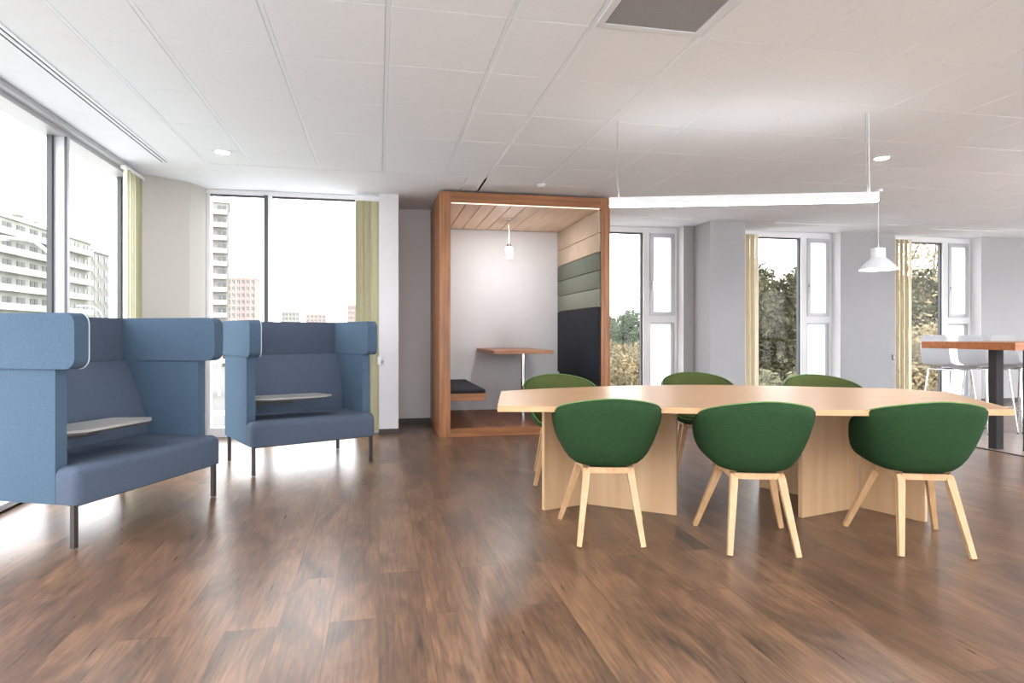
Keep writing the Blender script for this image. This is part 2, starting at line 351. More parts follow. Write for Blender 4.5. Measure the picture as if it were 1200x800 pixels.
# ================================================================ BLUE BOOTH SOFAS
def booth(W, D, loc, rz, label):
    o = thing('booth_sofa', label, 'sofa', loc, rz, 'blue high-backed booth sofas by the windows')
    h, H = W/2, D/2; zs, zb, zt, zw = .43, .235, .945, 1.24
    T, FR = .07, .13
    # seat: full width in front, between the side panels behind
    s = MB().box((-h, -H, zb), (h, -H+FR, zs)); es = [e for e in s.bm.edges if not all(abs(v.co.y-(-H+FR)) < 1e-4 for v in e.verts)]
    es = [e for e in es if min(v.co.z for v in e.verts) > zb+.1 or abs(e.verts[0].co.z-e.verts[1].co.z) > .1]
    bmesh.ops.bevel(s.bm, geom=es, offset=.05, segments=6, profile=.5, affect='EDGES')
    s.box((-h+T+.001, -H+FR-.07, zb), (h-T-.001, H-T, zs-.0005)); s.build('seat', M['blue_roomlit'], o, smooth=True)
    for sx, nm in ((-1, 'left'), (1, 'right')):
        a, c = sorted((sx*h, sx*(h-T)))
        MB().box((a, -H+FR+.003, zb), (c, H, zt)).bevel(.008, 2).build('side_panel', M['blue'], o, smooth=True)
        # wing of the upper band, rounded at its front corners
        r = .06; poly = []
        for cy, cz, a0 in ((-H+r, zt+r, 180), (-H+r, zw-r, 90)):
            for q in range(7):
                an = R(a0+90-q*15) if a0 == 180 else R(180-q*15)
                poly.append((cy+r*math.cos(an), cz+r*math.sin(an)))
        poly += [(H+.01, zw), (H+.01, zt)]
        a, c = sorted((sx*(h+.012), sx*(h-T-.008)))
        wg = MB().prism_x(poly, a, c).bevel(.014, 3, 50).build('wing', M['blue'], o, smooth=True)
        # pale piping line around the front of the wing, inner side
        xi = sx*(h-T-.008)
        if sx < 0: MB().tube([(xi, y, z) for y, z in poly[:-2]], .0035, 6).build('piping', M['piping'], wg, smooth=True)
    MB().box((-h+T, H-T, zb), (h-T, H, zt)).bevel(.008, 2).build('back_panel', M['blue_roomlit'], o, smooth=True)
    MB().box((-h+T+.008, H-T-.012, zt), (h-T-.008, H+.01, zw)).bevel(.014, 3).build('upper_back_band', M['blue_roomlit'], o, smooth=True)
    # leaning back cushion
    pf = [(H-T, zs-.02), (H-T-.20, zs-.02), (H-T-.215, zs+.03), (H-T-.19, zs+.14), (H-T-.14, zs+.30), (H-T-.075, zs+.43), (H-T-.045, zt-.03), (H-T-.03, zt-.004), (H-T, zt-.004)]
    MB().prism_x(pf, -h+T+.004, h-T-.004).bevel(.008, 2, 60).build('back_cushion', M['blue_roomlit'], o, smooth=True)
    # swivelling laptop board
    xl = -h+T
    q = [(xl+.01, -H+.21), (xl+.13, -H+.13), (xl+.60, -H+.14), (xl+.66, -H+.19), (xl+.60, -H+.42), (xl+.02, -H+.46)]
    bd = MB().prism(q, .585, .600).bevel(.004, 1).build('laptop_board', M['board'], o, smooth=True)
    MB().prism([(x*.97+xl*.03, y) for x, y in q], .572, .5848).build('board_underside', M['boardu'], bd)
    MB().box((xl+.0005, -H+.22, .50), (xl+.03, -H+.40, .572)).box((xl+.03, -H+.28, .535), (xl+.35, -H+.34, .572)).bevel(.004, 1).build('bracket', M['boardu'], bd)
    for sx in (-1, 1):
        for sy in (-1, 1):
            x, y = sx*(h-.03), sy*(H-.03) if sy > 0 else -(H-.045)
            MB().box((x-.013, y-.013, .004), (x+.013, y+.013, zb)).bevel(.002, 1).build('leg', M['legm'], o)
    for sy in (-1, 1): MB().box((-h+.03, sy*(H-.055)-.03, zb-.012), (h-.03, sy*(H-.055)+.03, zb-.0005)).build('under_rail', M['boardu'], o)
    return o
def booth_at(fl, ang, W, D, label):
    # fl: floor position of the front left leg
    a = R(ang); ex = Vector((math.cos(a), math.sin(a))); ey = Vector((-math.sin(a), math.cos(a)))
    c = Vector(fl)+ex*(W/2-.03)+ey*(D/2-.045)
    return booth(W, D, (c.x, c.y, 0), a, label)
booth_at((-1.568, 3.761), 66.2, 1.16, .82, 'blue high-backed booth sofa nearest the camera, cut by the left edge')
booth_at((-.974, 5.386), 25.5, 1.06, .83, 'whole blue high-backed booth sofa standing in front of the far window')

# ================================================================ WOODEN MEETING POD
X0, X1, YF, YK = .643, 2.596, 6.96, 8.69
pod = thing('meeting_pod', 'walnut framed open meeting pod with white back and coloured felt panels', 'booth', (X0, YF, 0))
def P(m): bmesh.ops.translate(m.bm, verts=m.bm.verts, vec=(-X0, -YF, 0)); return m
P(MB().box((X0, YF, 0), (X0+.12, 8.19, 2.68))).bevel(.002, 1).build('side_panel', M['walnut'], pod)
P(MB().box((X0+.02, 8.191, 0), (X0+.12, YK, 2.68))).build('side_panel', M['walnut'], pod)
P(MB().box((X1-.108, YF, 0), (X1, YK-.05, 2.68))).bevel(.002, 1).build('side_panel', M['walnut'], pod)
P(MB().box((X0+.121, YF, 2.565), (X1-.109, YF+.1, 2.68))).bevel(.002, 1).build('top_beam', M['walnuth'], pod)
P(MB().box((X0+.121, YF+.1, 2.60), (X1-.109, YK, 2.68))).build('roof', M['walnuth'], pod)
m = MB(); n = 10; xa, xb = X0+.122, X1-.11; ww = (xb-xa)/n
for i in range(n): m.box((xa+i*ww+.004, YF+.03, 2.555), (xa+(i+1)*ww-.004, YK-.01, 2.575))
P(m).bevel(.003, 1).build('slatted_ceiling', M['slat'], pod)
P(MB().box((xa, YF+.102, 2.576), (xb, YK-.01, 2.599))).build('ceiling_liner', M['walnuth'], pod)
P(MB().box((xa, YK-.012, .09), (xb, YK, 2.55))).build('back_panel', M['podwhite'], pod)
P(MB().box((X0+.121, YF+.02, 0), (X1-.109, YF+.045, .09))).bevel(.002, 1).build('kick_board', M['walnuth'], pod)
P(MB().box((X0+.121, YF+.046, .02), (X1-.109, YK, .092))).build('platform', M['podfloor'], pod)
zz = [.60, 1.437, 1.65, 1.858, 2.068, 2.285, 2.552]
for i, mm in enumerate(('navy', 'gg3', 'gg2', 'gg1', 'cream_f', 'cream_f')):
    P(MB().box((xb-.03, YF+.012, zz[i]+.003), (xb+.0005, YK-.014, zz[i+1]-.003))).bevel(.006, 2).build('felt_panel', M[mm], pod, smooth=True,
      label={'navy': 'tall navy padded panel behind the seat', 'gg3': 'pale sage felt strip', 'gg2': 'sage felt strip', 'gg1': 'grey-green felt strip', 'cream_f': 'beige felt strip'}[mm])
P(MB().box((xb-.004, YF+.014, .5), (xb+.0003, YK-.014, 2.55))).build('felt_backing', M['gap'], pod)
for xs, xe in ((xa, 1.16), (xb-.43, xb-.031)):
    bn = P(MB().box((xs, YF+.06, .39), (xe, YK-.013, .472))).bevel(.002, 1).build('bench', M['walnuth'], pod)
    P(MB().box((xs+.002, YF+.06, .4725), (xe, YK-.015, .512))).bevel(.012, 3).build('seat_cushion', M['navy'], bn, smooth=True)
tp = P(MB().box((1.31, 7.33, .893), (2.03, YK-.013, .935))).bevel(.002, 1).build('table_top', M['walnuth'], pod)
P(MB().lathe([(.027, .0925), (.027, .892)], 1.70, 7.52, 20)).build('table_leg', M['chrome'], tp, smooth=True)
P(MB().lathe([(.04, .0922), (.04, .097)], 1.70, 7.52, 20)).build('leg_foot', M['blackm'], tp, smooth=True)
P(MB().lathe([(.045, 2.548), (.045, 2.554)], 1.58, 7.75, 24)).build('ceiling_spot', M['steel'], pod, smooth=True)
P(MB().box((xa+.01, YF+.014, 2.556), (xb-.01, YF+.026, 2.5645))).build('light_strip', M['warm'], pod)
# small jar pendant inside the pod
ld = bpy.data.lights.new('ceiling_spot_lamp', 'AREA'); ld.shape = 'DISK'; ld.size = .1; ld.energy = 4.5; ld.color = (1, .97, .94)
lo = bpy.data.objects.new('ceiling_spot_lamp', ld); COL.objects.link(lo); lo.parent = pod; lo.location = (1.58-X0, 7.75-YF, 2.545)
j = thing('jar_pendant', 'small clear jar pendant lamp hanging inside the walnut pod', 'lamp', (1.61, 7.93, 2.09))
MB().lathe([(.0, 0), (.045, 0), (.052, .01), (.052, .115), (.042, .135), (.03, .14)], n=28, cap=False).build('jar', M['jarglow'], j, smooth='all')
ld = bpy.data.lights.new('jar_lamp', 'POINT'); ld.energy = 3; ld.shadow_soft_size = .05; ld.color = (1, .98, .95)
lo = bpy.data.objects.new('jar_lamp', ld); COL.objects.link(lo); lo.parent = j; lo.location = (0, 0, -.06)
MB().lathe([(.031, .138), (.031, .165), (.012, .175)], n=20).build('lamp_cap', M['steel'], j, smooth=True)
MB().tube([(0, 0, .17), (0, 0, .464)], .002, 6).build('cord', M['shade'], j)

# ================================================================ MAPLE CONFERENCE TABLE
tb = thing('conference_table', 'long pale maple boat-shaped conference table with green chairs around', 'table', (2.15, 3.8, 0))
tx = MB(); ctrl = [(.64, 3.47), (1.05, 3.37), (1.52, 3.22), (2.01, 3.04), (2.6, 2.88), (3.28, 2.765), (3.55, 3.22), (3.80, 3.66), (3.68, 3.985), (3.40, 4.14), (2.93, 4.41), (2.5, 4.58), (2.1, 4.64), (1.6, 4.60), (1.15, 4.50), (.83, 4.36), (.735, 3.92)]
corners = {0, 5, 7, 15}
poly = []
nn = len(ctrl)
for i in range(nn):
    p0, p1, p2, p3 = [Vector(ctrl[(i+k-1) % nn]) for k in range(4)]
    if i in corners: p0 = p1-(p2-p1)
    if (i+1) % nn in corners: p3 = p2+(p2-p1)
    for q in range(6):
        t = q/6
        v = .5*((2*p1)+(-p0+p2)*t+(2*p0-5*p1+4*p2-p3)*t*t+(-p0+3*p1-3*p2+p3)*t**3)
        poly.append((v.x-2.15, v.y-3.8))
MB_ = MB().prism(poly, .700, .732)
top = MB_.bevel(.0025, 2, 40).build('table_top', M['mapleh'], tb, smooth=True)
def wing(c, e, t=.03):
    c, e = Vector(c), Vector(e); d = (e-c).normalized(); nrm = Vector((-d.y, d.x))*t/2; o = Vector((2.15, 3.8))
    a = [c+nrm-o, c-nrm-o, e-nrm-o, e+nrm-o]
    MB().prism([tuple(v) for v in a], 0.002, .6995).bevel(.0015, 1).build('base_panel', M['maple'], tb)
for c, ends in (((1.348, 4.067), ((1.03, 3.972), (1.82, 3.70), (1.46, 4.40))), ((3.07, 3.63), ((2.535, 3.49), (3.215, 3.255), (2.755, 4.25)))):
    for e in ends:
        cv = Vector(c); ev = Vector(e); wing(cv+(ev-cv).normalized()*.018, e)

# ================================================================ GREEN ARMCHAIRS
def shell_pt(th, t, off=0.0):
    # th: 0 = front, pi = back ; t: 0 centre .. 1 rim
    c, s_ = math.cos(th), math.sin(th)
    bk = (1-c)/2                       # 0 front, 1 back
    k = lambda a, b, v: max(0, min(1, (v-a)/(b-a)))
    sm = lambda v: v*v*(3-2*v)
    H = .455+.215*sm(k(.08, .44, bk))+.118*k(.44, 1.0, bk)**1.05
    ex = 2.55
    rr = 1/((abs(s_)/.278)**ex+(abs(c)/(.275 if c < 0 else .245))**ex)**(1/ex)
    prof = [(0, 0), (.20, .0), (.37, .003), (.49, .015), (.59, .05), (.67, .12), (.745, .225), (.82, .38), (.89, .57), (.95, .78), (1.0, 1.0)]
    f = t*(len(prof)-1); i = min(int(f), len(prof)-2); u = f-i
    g = prof[i][0]*(1-u)+prof[i+1][0]*u; hz = prof[i][1]*(1-u)+prof[i+1][1]*u
    z0 = .428
    x, y, z = rr*g*s_, rr*g*c, z0+(H-z0)*hz
    y -= .05*(z-z0)/.35*bk             # lean of the back
    return Vector((x, y, z))
def make_chair(label):
    o = thing('armchair', label, 'chair', group='green shell armchairs around the maple table')
    NT, NR = 64, 20; thick = .032
    m = MB(); P_ = [[shell_pt(2*math.pi*i/NT, (j+1)/NR) for j in range(NR)] for i in range(NT)]
    ctr = Vector((0, 0, .428))
    def nrm(i, j):
        a = P_[(i+1) % NT][j]-P_[(i-1) % NT][j]; b_ = P_[i][min(j+1, NR-1)]-(P_[i][j-1] if j else ctr)
        v = b_.cross(a); v.normalize()
        return -v if v.z < 0 else v
    N_ = [[nrm(i, j) for j in range(NR)] for i in range(NT)]
    vi = [[m.bm.verts.new(P_[i][j]) for j in range(NR)] for i in range(NT)]
    vo = [[m.bm.verts.new(P_[i][j]-N_[i][j]*thick*(1 if j < NR-1 else .8)) for j in range(NR)] for i in range(NT)]
    vr = [m.bm.verts.new(P_[i][-1]-N_[i][-1]*thick*.45+Vector((0, 0, .009))) for i in range(NT)]
    ci = m.bm.verts.new(ctr); co = m.bm.verts.new(ctr-Vector((0, 0, thick)))
    inner = {v for r_ in vi for v in r_} | {ci}
    for i in range(NT):
        q = (i+1) % NT
        m.bm.faces.new((ci, vi[i][0], vi[q][0])); m.bm.faces.new((co, vo[q][0], vo[i][0]))
        for j in range(NR-1):
            m.bm.faces.new((vi[i][j], vi[i][j+1], vi[q][j+1], vi[q][j])); m.bm.faces.new((vo[i][j+1], vo[i][j], vo[q][j], vo[q][j+1]))
        m.bm.faces.new((vi[i][-1], vr[i], vr[q], vi[q][-1])); m.bm.faces.new((vr[i], vo[i][-1], vo[q][-1], vr[q]))
    for f_ in m.bm.faces:
        if all(v in inner for v in f_.verts): f_.material_index = 1
    m.build('seat_shell', [M['green'], M['olive']], o, smooth='all')
    rimp = [P_[i % NT][-1]-N_[i % NT][-1]*thick*.45+Vector((0, 0, .010)) for i in range(NT+1)]
    MB().tube(rimp, .0032, 6).build('rim_piping', M['rim'], o, smooth='all')
    # seat pad
    pad = MB(); ring = []
    MB().lathe([(.0, .43), (.10, .432), (.165, .437), (.18, .448), (.172, .458), (.12, .464), (.0, .466)], 0, .01, 36, cap=False).build('seat_pad', M['olive'], o, smooth='all')
    MB().box((-.10, -.13, .392), (.10, .11, .404)).bevel(.004, 1).build('under_plate', M['under'], o)
    # bent legs: rear (-y) and front (+y)
    for sx in (-1, 1):
        for sy in (-1, 1):
            fx, fy = (.170, -.262) if sy < 0 else (.245, .258)
            tx_, ty_ = (.118, -.135) if sy < 0 else (.135, .105)
            top_ = Vector((sx*tx_, ty_, .385)); foot = Vector((sx*fx, fy, .004)); inn = Vector((sx*.128, -.012 if sy < 0 else -.008, .391))
            pts, rs = [], []
            for q in range(7):
                u = q/6; pts.append(foot.lerp(top_, u*.9)); rs.append(.0125+.006*u)
            a_ = pts[-1]; b_ = top_+Vector((0, 0, .006)); c_ = top_.lerp(inn, .35)+Vector((0, 0, .004))
            for q in range(1, 7):
                u = q/6; pts.append(a_*(1-u)**2+b_*2*u*(1-u)+c_*u*u); rs.append(.0185)
            pts.append(inn); rs.append(.0135)
            MB().tube(pts, rs, square=True).bevel(.004, 2, 40).build('leg', M['beech'], o, smooth=True)
    for y, hw in ((-.135, .112), (.105, .128)): MB().box((-hw, y-.011, .368), (hw, y+.011, .400)).bevel(.004, 2).build('cross_rail', M['beech'], o, smooth=True)
    return o
chairs = [  # centre, direction faced (deg), label
    ((1.262, 3.46), 77, 'leftmost of the three green armchairs on the near side of the table'),
    ((1.985, 3.16), 73, 'middle of the three green armchairs on the near side of the table'),
    ((2.835, 2.965), 71, 'rightmost of the three green armchairs on the near side of the table'),
    ((1.405, 4.84), -96, 'green armchair on the far side, in front of the walnut pod'),
    ((2.60, 4.87), -106, 'green armchair on the far side, below the window next to the pod'),
    ((3.42, 4.37), -107, 'green armchair on the far side of the table, furthest to the right')]
proto = None
for (x, y), a, lb in chairs:
    o = make_chair(lb) if proto is None else copy_tree(proto)
    proto = proto or o
    o.location = (x, y, 0); o.rotation_euler = (0, 0, R(a-90)); o['label'] = lb

# ================================================================ BAR TABLE AND STOOLS
bt = thing('bar_table', 'high brown oak bar table on black posts at the right edge', 'table', (5.8, 4.88, 0))
MB().box((0, 0, .975), (2.6, 1.05, 1.048)).bevel(.004, 2).build('table_top', M['oakbar'], bt)
for x, y in ((.125, .30), (.30, .10), (2.3, .1), (2.3, .9)):
    MB().box((x-.042, y-.042, .012), (x+.042, y+.042, .974)).bevel(.003, 1).build('leg', M['blackm'], bt)
    MB().box((x-.044, y-.044, .0045), (x+.044, y+.044, .0118)).build('foot_plate', M['blackm'], bt)
def stool():
    o = thing('bar_stool', '', 'stool', group='white bar stools behind the oak bar table')
    # moulded shell: seat curving into the back, local front = -y
    prof = [(-.20, .735), (-.185, .752), (-.10, .760), (.02, .756), (.10, .758), (.16, .775), (.195, .82), (.21, .90), (.222, 1.0), (.228, 1.08), (.23, 1.12)]
    m = MB(); rows = []
    for i, (y, z) in enumerate(prof):
        t = i/(len(prof)-1); hw = .20 if t < .7 else .20-.02*(t-.7)/.3
        if i == len(prof)-1: hw = .15
        if i == 0: hw = .16
        row = []
        for q in range(9):
            u = -1+q/4; cup = .018*u*u
            row.append(Vector((hw*u, y-(cup if t > .5 else 0), z+(cup if t <= .5 else 0))))
        rows.append(row)
    vs = [[m.bm.verts.new(v) for v in r_] for r_ in rows]
    for i in range(len(vs)-1):
        for q in range(8): m.bm.faces.new((vs[i][q], vs[i][q+1], vs[i+1][q+1], vs[i+1][q]))
    bmesh.ops.solidify(m.bm, geom=m.bm.faces[:], thickness=.012)
    m.build('seat_shell', M['plastic'], o, smooth=True)
    fr = MB().tube([(-.15, -.13, .735), (.15, -.13, .735), (.15, .13, .735), (-.15, .13, .735), (-.15, -.13, .735)], .009, 8).build('seat_frame', M['chrome'], o, smooth=True)
    for sx in (-1, 1):
        for sy in (-1, 1):
            l = MB().tube([(sx*.15, sy*.13, .735), (sx*.20, sy*.20, .018)], .0095, 10).build('leg', M['chrome'], o, smooth=True)
            MB().lathe([(.012, .0045), (.012, .02)], sx*.20, sy*.20, 12).build('foot', M['blackm'], l)
    MB().tube([(-.183, -.176, .26), (.183, -.176, .26), (.183, .176, .26), (-.183, .176, .26), (-.183, -.176, .26)], .007, 8).build('footrest', M['chrome'], o, smooth=True)
    return o
st = None
for (x, y), lb in (((6.34, 6.10), 'white shell bar stool on chrome legs, leftmost of three behind the bar table'), ((6.85, 6.10), 'white shell bar stool on chrome legs, middle of three behind the bar table'), ((7.32, 6.10), 'white shell bar stool on chrome legs at the right edge behind the bar table')):
    o = stool() if st is None else copy_tree(st); st = st or o
    o.location = (x, y, -.0045); o['label'] = lb

# ================================================================ CEILING FIXTURES
def linear_lamp(a, c, label, up=1.0):
    a, c = Vector(a), Vector(c); d = c-a; L = d.length
    ls = thing('linear_lamp', label, 'lamp', a, math.atan2(d.y, d.x), 'white linear pendant lamps')
    MB().box((0, -.03, .008), (L, .03, .06)).bevel(.003, 1).build('housing', M['shade'], ls)
    MB().box((.004, -.027, -.006), (L-.004, .027, .008)).build('diffuser', M['led'], ls)
    for x in (.07, L-.07):
        MB().tube([(x, -.008, .06), (x-.01, 0, .2), (x-.01, 0, C-.006-2.075)], .0018, 6).build('cable', M['grille'], ls)
        MB().tube([(x, 0, .06), (x, 0, .11)], .008, 10).build('cable_grip', M['steel'], ls, smooth=True)
    MB().tube([(L-.052, .004, .06), (L-.055, .006, .3), (L-.06, 0, C-.006-2.075)], .0026, 6).build('power_cord', M['shade'], ls)
    if not up: return
    ld = bpy.data.lights.new('added_uplight', 'AREA'); ld.shape = 'RECTANGLE'; ld.size = L-.1; ld.size_y = .05; ld.energy = up*ADDED_UPLIGHT_W*L/1.9; ld.color = (.93, .97, 1)  # area light added on top of the housing to lift the ceiling
    lo = bpy.data.objects.new('added_uplight', ld); COL.objects.link(lo); lo.parent = ls; lo.location = (L/2, 0, .064); lo.rotation_euler = (math.pi, 0, 0)
linear_lamp((1.672, 4.50, 2.075), (3.475, 3.93, 2.075), 'long white linear pendant lamp glowing above the maple table', .02)
linear_lamp((-.6, -.9, 2.075), (2.2, -.9, 2.075), 'added white linear pendant lamp for fill light, unseen behind the viewer on the left')  # this lamp and the next two are added out of view as fill
linear_lamp((3.4, -.9, 2.075), (6.2, -.9, 2.075), 'added white linear pendant lamp for fill light, unseen behind the viewer on the right')
linear_lamp((8.4, .8, 2.075), (8.4, 3.6, 2.075), 'added white linear pendant lamp for fill light, unseen beyond the bar table, right of the view', 4)

pl = thing('pendant_lamp', 'white metal dome pendant lamp hanging before the grey wall', 'lamp', (5.35, 6.04, 1.83), R(-30)); pl.scale = (.9, .9, 1)
MB().lathe([(.205, 0), (.212, .0), (.212, .012), (.15, .075), (.10, .115), (.085, .125), (.08, .135), (.078, .235), (.02, .243), (.02, .238), (.07, .23), (.072, .13), (.095, .108), (.145, .068)], n=48, cap=False).build('lamp_shade', M['shade'], pl, smooth=True)
MB().lathe([(.150, .016), (.150, .02)], n=32).build('light_disc', M['lens'], pl, smooth=True)
MB().tube([(0, 0, .235), (0, 0, C-.006-1.83)], .003, 6).build('cord', M['shade'], pl)
MB().lathe([(.05, C-1.83-.03), (.05, C-1.83-.006)], n=24).build('ceiling_rose', M['shade'], pl, smooth=True)

def downlight(x, y, label, zc=C-.0042, g='recessed ceiling downlights', lamp=True):
    o = thing('downlight', label, 'downlight', (x, y, zc), 0, g)
    MB().lathe([(.060, -.004), (.085, -.004), (.085, 0), (.060, 0), (.060, -.004)], n=32, cap=False).build('bezel', M['shade'], o, smooth=True)
    MB().lathe([(.060, -.002), (.060, -.0005)], n=32).build('lens', M['lens'], o)
    ld = bpy.data.lights.new('downlight_lamp', 'AREA'); ld.shape = 'DISK'; ld.size = .11; ld.energy = DOWNLIGHT_W; ld.color = (1, .985, .965)
    lo = bpy.data.objects.new('downlight_lamp', ld); COL.objects.link(lo); lo.parent = o; lo.location = (0, 0, -.008)
    return o
downlight(-1.33, 5.95, 'round recessed downlight in the ceiling above the blue sofas')
downlight(4.42, 4.95, 'round recessed downlight in the ceiling right of the linear lamp')
for x, y in ((-.9, .3), (1.4, -.6), (1.4, -2.6), (4, .3), (4, -2), (6.6, .9), (6.6, -1.8), (9, 3.2), (9.3, .2), (10.5, 5.9)):  # added out of view to fill the room with light
    downlight(x, y, 'recessed downlight added for fill light outside the view, ' + {-.9: 'behind the viewer near the left glazing', 1.4: 'behind the viewer' + (' by the rear wall' if y < -1 else ', the closer one'), 4: 'right of the viewer' + (' by the rear wall' if y < -1 else ', level with the viewer'), 6.6: 'past the bar table' + (' by the rear wall' if y < 0 else ''), 9: 'far right, level with the chairs', 9.3: 'far right, level with the viewer', 10.5: 'far right, level with the bar stools'}[x])
# air grille in the tile grid
v = thing('ceiling_vent', 'square grey perforated air grille in the white tiled ceiling', 'vent', (VENT[0], VENT[1], C))
w_, h_ = .6, .689; m = MB()
for lo, hi in (((.012, .012), (w_-.012, .05)), ((.012, h_-.05), (w_-.012, h_-.012)), ((.012, .05), (.05, h_-.05)), ((w_-.05, .05), (w_-.012, h_-.05))): m.box(lo+(-.010,), hi+(.006,))
m.bevel(.003, 1).build('frame', M['shade'], v)
g = MB(); n = 36
for i in range(n):
    x = .05+(w_-.1)*i/n; g.box((x, .05, -.006), (x+(w_-.1)/n*.55, h_-.05, -.003))
for i in range(n+4):
    y = .05+(h_-.1)*i/(n+4); g.box((.05, y, -.0065), (w_-.05, y+(h_-.1)/(n+4)*.55, -.0061))
g.build('grille', M['grille'], v)
MB().box((.05, .05, .001), (w_-.05, h_-.05, .004)).build('grille_backing', M['alud'], v)
# long slot diffuser beside the left glazing
s = thing('slot_diffuser', 'long slot air diffuser in the ceiling along the left glass wall', 'vent', (-1.97, 1.0, C-.004))
MB().box((0, 0, -.006), (.022, 5.4, 0)).box((.034, 0, -.006), (.058, 5.4, 0)).box((.070, 0, -.006), (.092, 5.4, 0)).build('blades', M['tbar'], s)
MB().box((.022, 0, -.002), (.034, 5.4, -.0005)).box((.058, 0, -.002), (.070, 5.4, -.0005)).build('slot', M['gap'], s)
for x, y, lb in ((2.9, 8.1, 'slot air diffuser in the ceiling before the window next to the pod'), (5.5, 8.1, 'slot air diffuser in the ceiling before the middle tall window'), (8.1, 8.1, 'slot air diffuser in the ceiling before the rightmost tall window')):
    s = thing('slot_diffuser', lb, 'vent', (x, y, C-.004))
    MB().box((0, 0, -.006), (1.3, .02, 0)).box((0, .032, -.006), (1.3, .052, 0)).build('blades', M['tbar'], s)
    MB().box((0, .02, -.002), (1.3, .032, -.0005)).build('slot', M['gap'], s)
for x, y, lb in ((1.68, 6.55, 'small white detector on the ceiling just in front of the pod'), (3.6, 7.4, 'small white detector on the ceiling between pod and pillar')):
    s = thing('ceiling_detector', lb, 'detector', (x, y, C-.0042)); MB().lathe([(.05, 0), (.05, -.012), (.035, -.028), (.01, -.03)], n=28).build('cover', M['shade'], s, smooth=True)
    MB().lathe([(.012, -.0301), (.012, -.034)], n=12).build('sensor', M['grille'], s)

# ================================================================ VERTICAL BLINDS (stacked to the side)
def blind(x0, y0, x1, y1, n, matl, label, depth=.045, zt=2.66, z0=.03, ns=None):
    dx, dy = x1-x0, y1-y0; L = math.hypot(dx, dy); ang = math.atan2(dy, dx)
    o = thing('vertical_blind', label, 'blind', (x0, y0, 0), ang)
    for i in range(n):
        x = L*(i+.5)/n; tilt = R(38 + 14*math.sin(i*2.1)); m = MB(); k = []
        for q in range(5):
            u = (q/4-.5)*2; off = .006*(1-u*u)
            k.append((x+depth*u*math.cos(tilt)+off, depth*u*math.sin(tilt)))
        poly = k+[(a_+.0015, b_) for a_, b_ in k[::-1]]
        m.prism(poly, z0, zt-.03).build('slat', matl, o)
    MB().box((-.03, -.02, zt-.028), (L+.03, .02, zt)).build('head_rail', M['aluw'], o)
    return o
blind(-.235, 7.43, -.03, 7.43, 9, M['blindy'], 'yellow-green vertical blind gathered beside the white column')
blind(-2.27, 6.42, -2.27, 6.84, 10, M['blindp'], 'pale yellow vertical blind gathered beside the beige corner column')
blind(5.37, 8.74, 5.62, 8.74, 9, M['blindc'], 'narrow cream vertical blind at the middle tall window')
blind(7.985, 8.72, 8.33, 8.72, 12, M['blindc'], 'wide cream vertical blind at the rightmost tall window', depth=.05)
for x, y, z, lb, rz in ((7.93, YB-.004, .76, 'small grey blind control on the wall beside the rightmost window', 0), (.005, 7.345, .83, 'small white blind control on the white column', 0)):
    s = thing('blind_control', lb, 'switch', (x, y, z)); MB().box((-.02, -.018, -.045), (.02, .004, .045)).bevel(.003, 1).build('box', M['grille'] if x > 5 else M['shade'], s)
    MB().box((-.008, -.022, -.02), (.008, -.0175, .02)).build('button', M['shade'], s)

# ================================================================ OUTSIDE
GZ = -4.0
struct(MB().box((-4, 22, GZ-.5), (600, 900, GZ)).build('ground', M['grass']))
struct(MB().box((-400, 9.6, GZ-.5), (-4, 900, GZ)).box((-4, 9.6, GZ-.5), (600, 22, GZ)).box((-400, -60, GZ-.5), (-3.5, 9.6, GZ)).box((XR+1, -60, GZ-.5), (200, 9.6, GZ)).box((-3.5, -60, GZ-.5), (XR+1, -6, GZ)).build('ground_bounce_paving', M['paving']))  # pale ground added round the building to bounce daylight onto the ceiling
struct(MB().box((-60, 30, GZ), (60, 43, GZ+.02)).box((-34, 46, GZ), (-9, 140, GZ+.02)).build('ground_road', M['asphalt']))

def block(name, label, loc, rz, w, d, h, floors, bays, m_wall, side_bays=2, balc=True, group=None):
    """flat block; local front face at y=0 facing -y, x 0..w"""
    o = thing(name, label, 'building', loc, rz, group)
    MB().box((0, 0, 0), (w, d, h)).build('wall', m_wall, o)
    MB().box((-.3, -.3, h), (w+.3, d+.3, h+.6)).build('roof', M['railing'], o)
    fh = h/floors; bw = w/bays
    for f in range(floors):
        z = f*fh
        for q in range(bays):
            if f*bays+q > 95: continue
            x = q*bw
            wn = MB().box((x+bw*.22, -.08, z+fh*.32), (x+bw*.48, .02, z+fh*.80)).box((x+bw*.56, -.08, z+fh*.12), (x+bw*.82, .02, z+fh*.80)).build('window', M['winout'], o)
        if balc:
            bk = MB().box((w*.04, -1.2, z+fh*.05), (w*.96, -.001, z+fh*.12))
            bk.box((w*.04, -1.2, z+fh*.12), (w*.96, -1.1, z+fh*.42)).build('balcony', M['railing'], o)
    return o
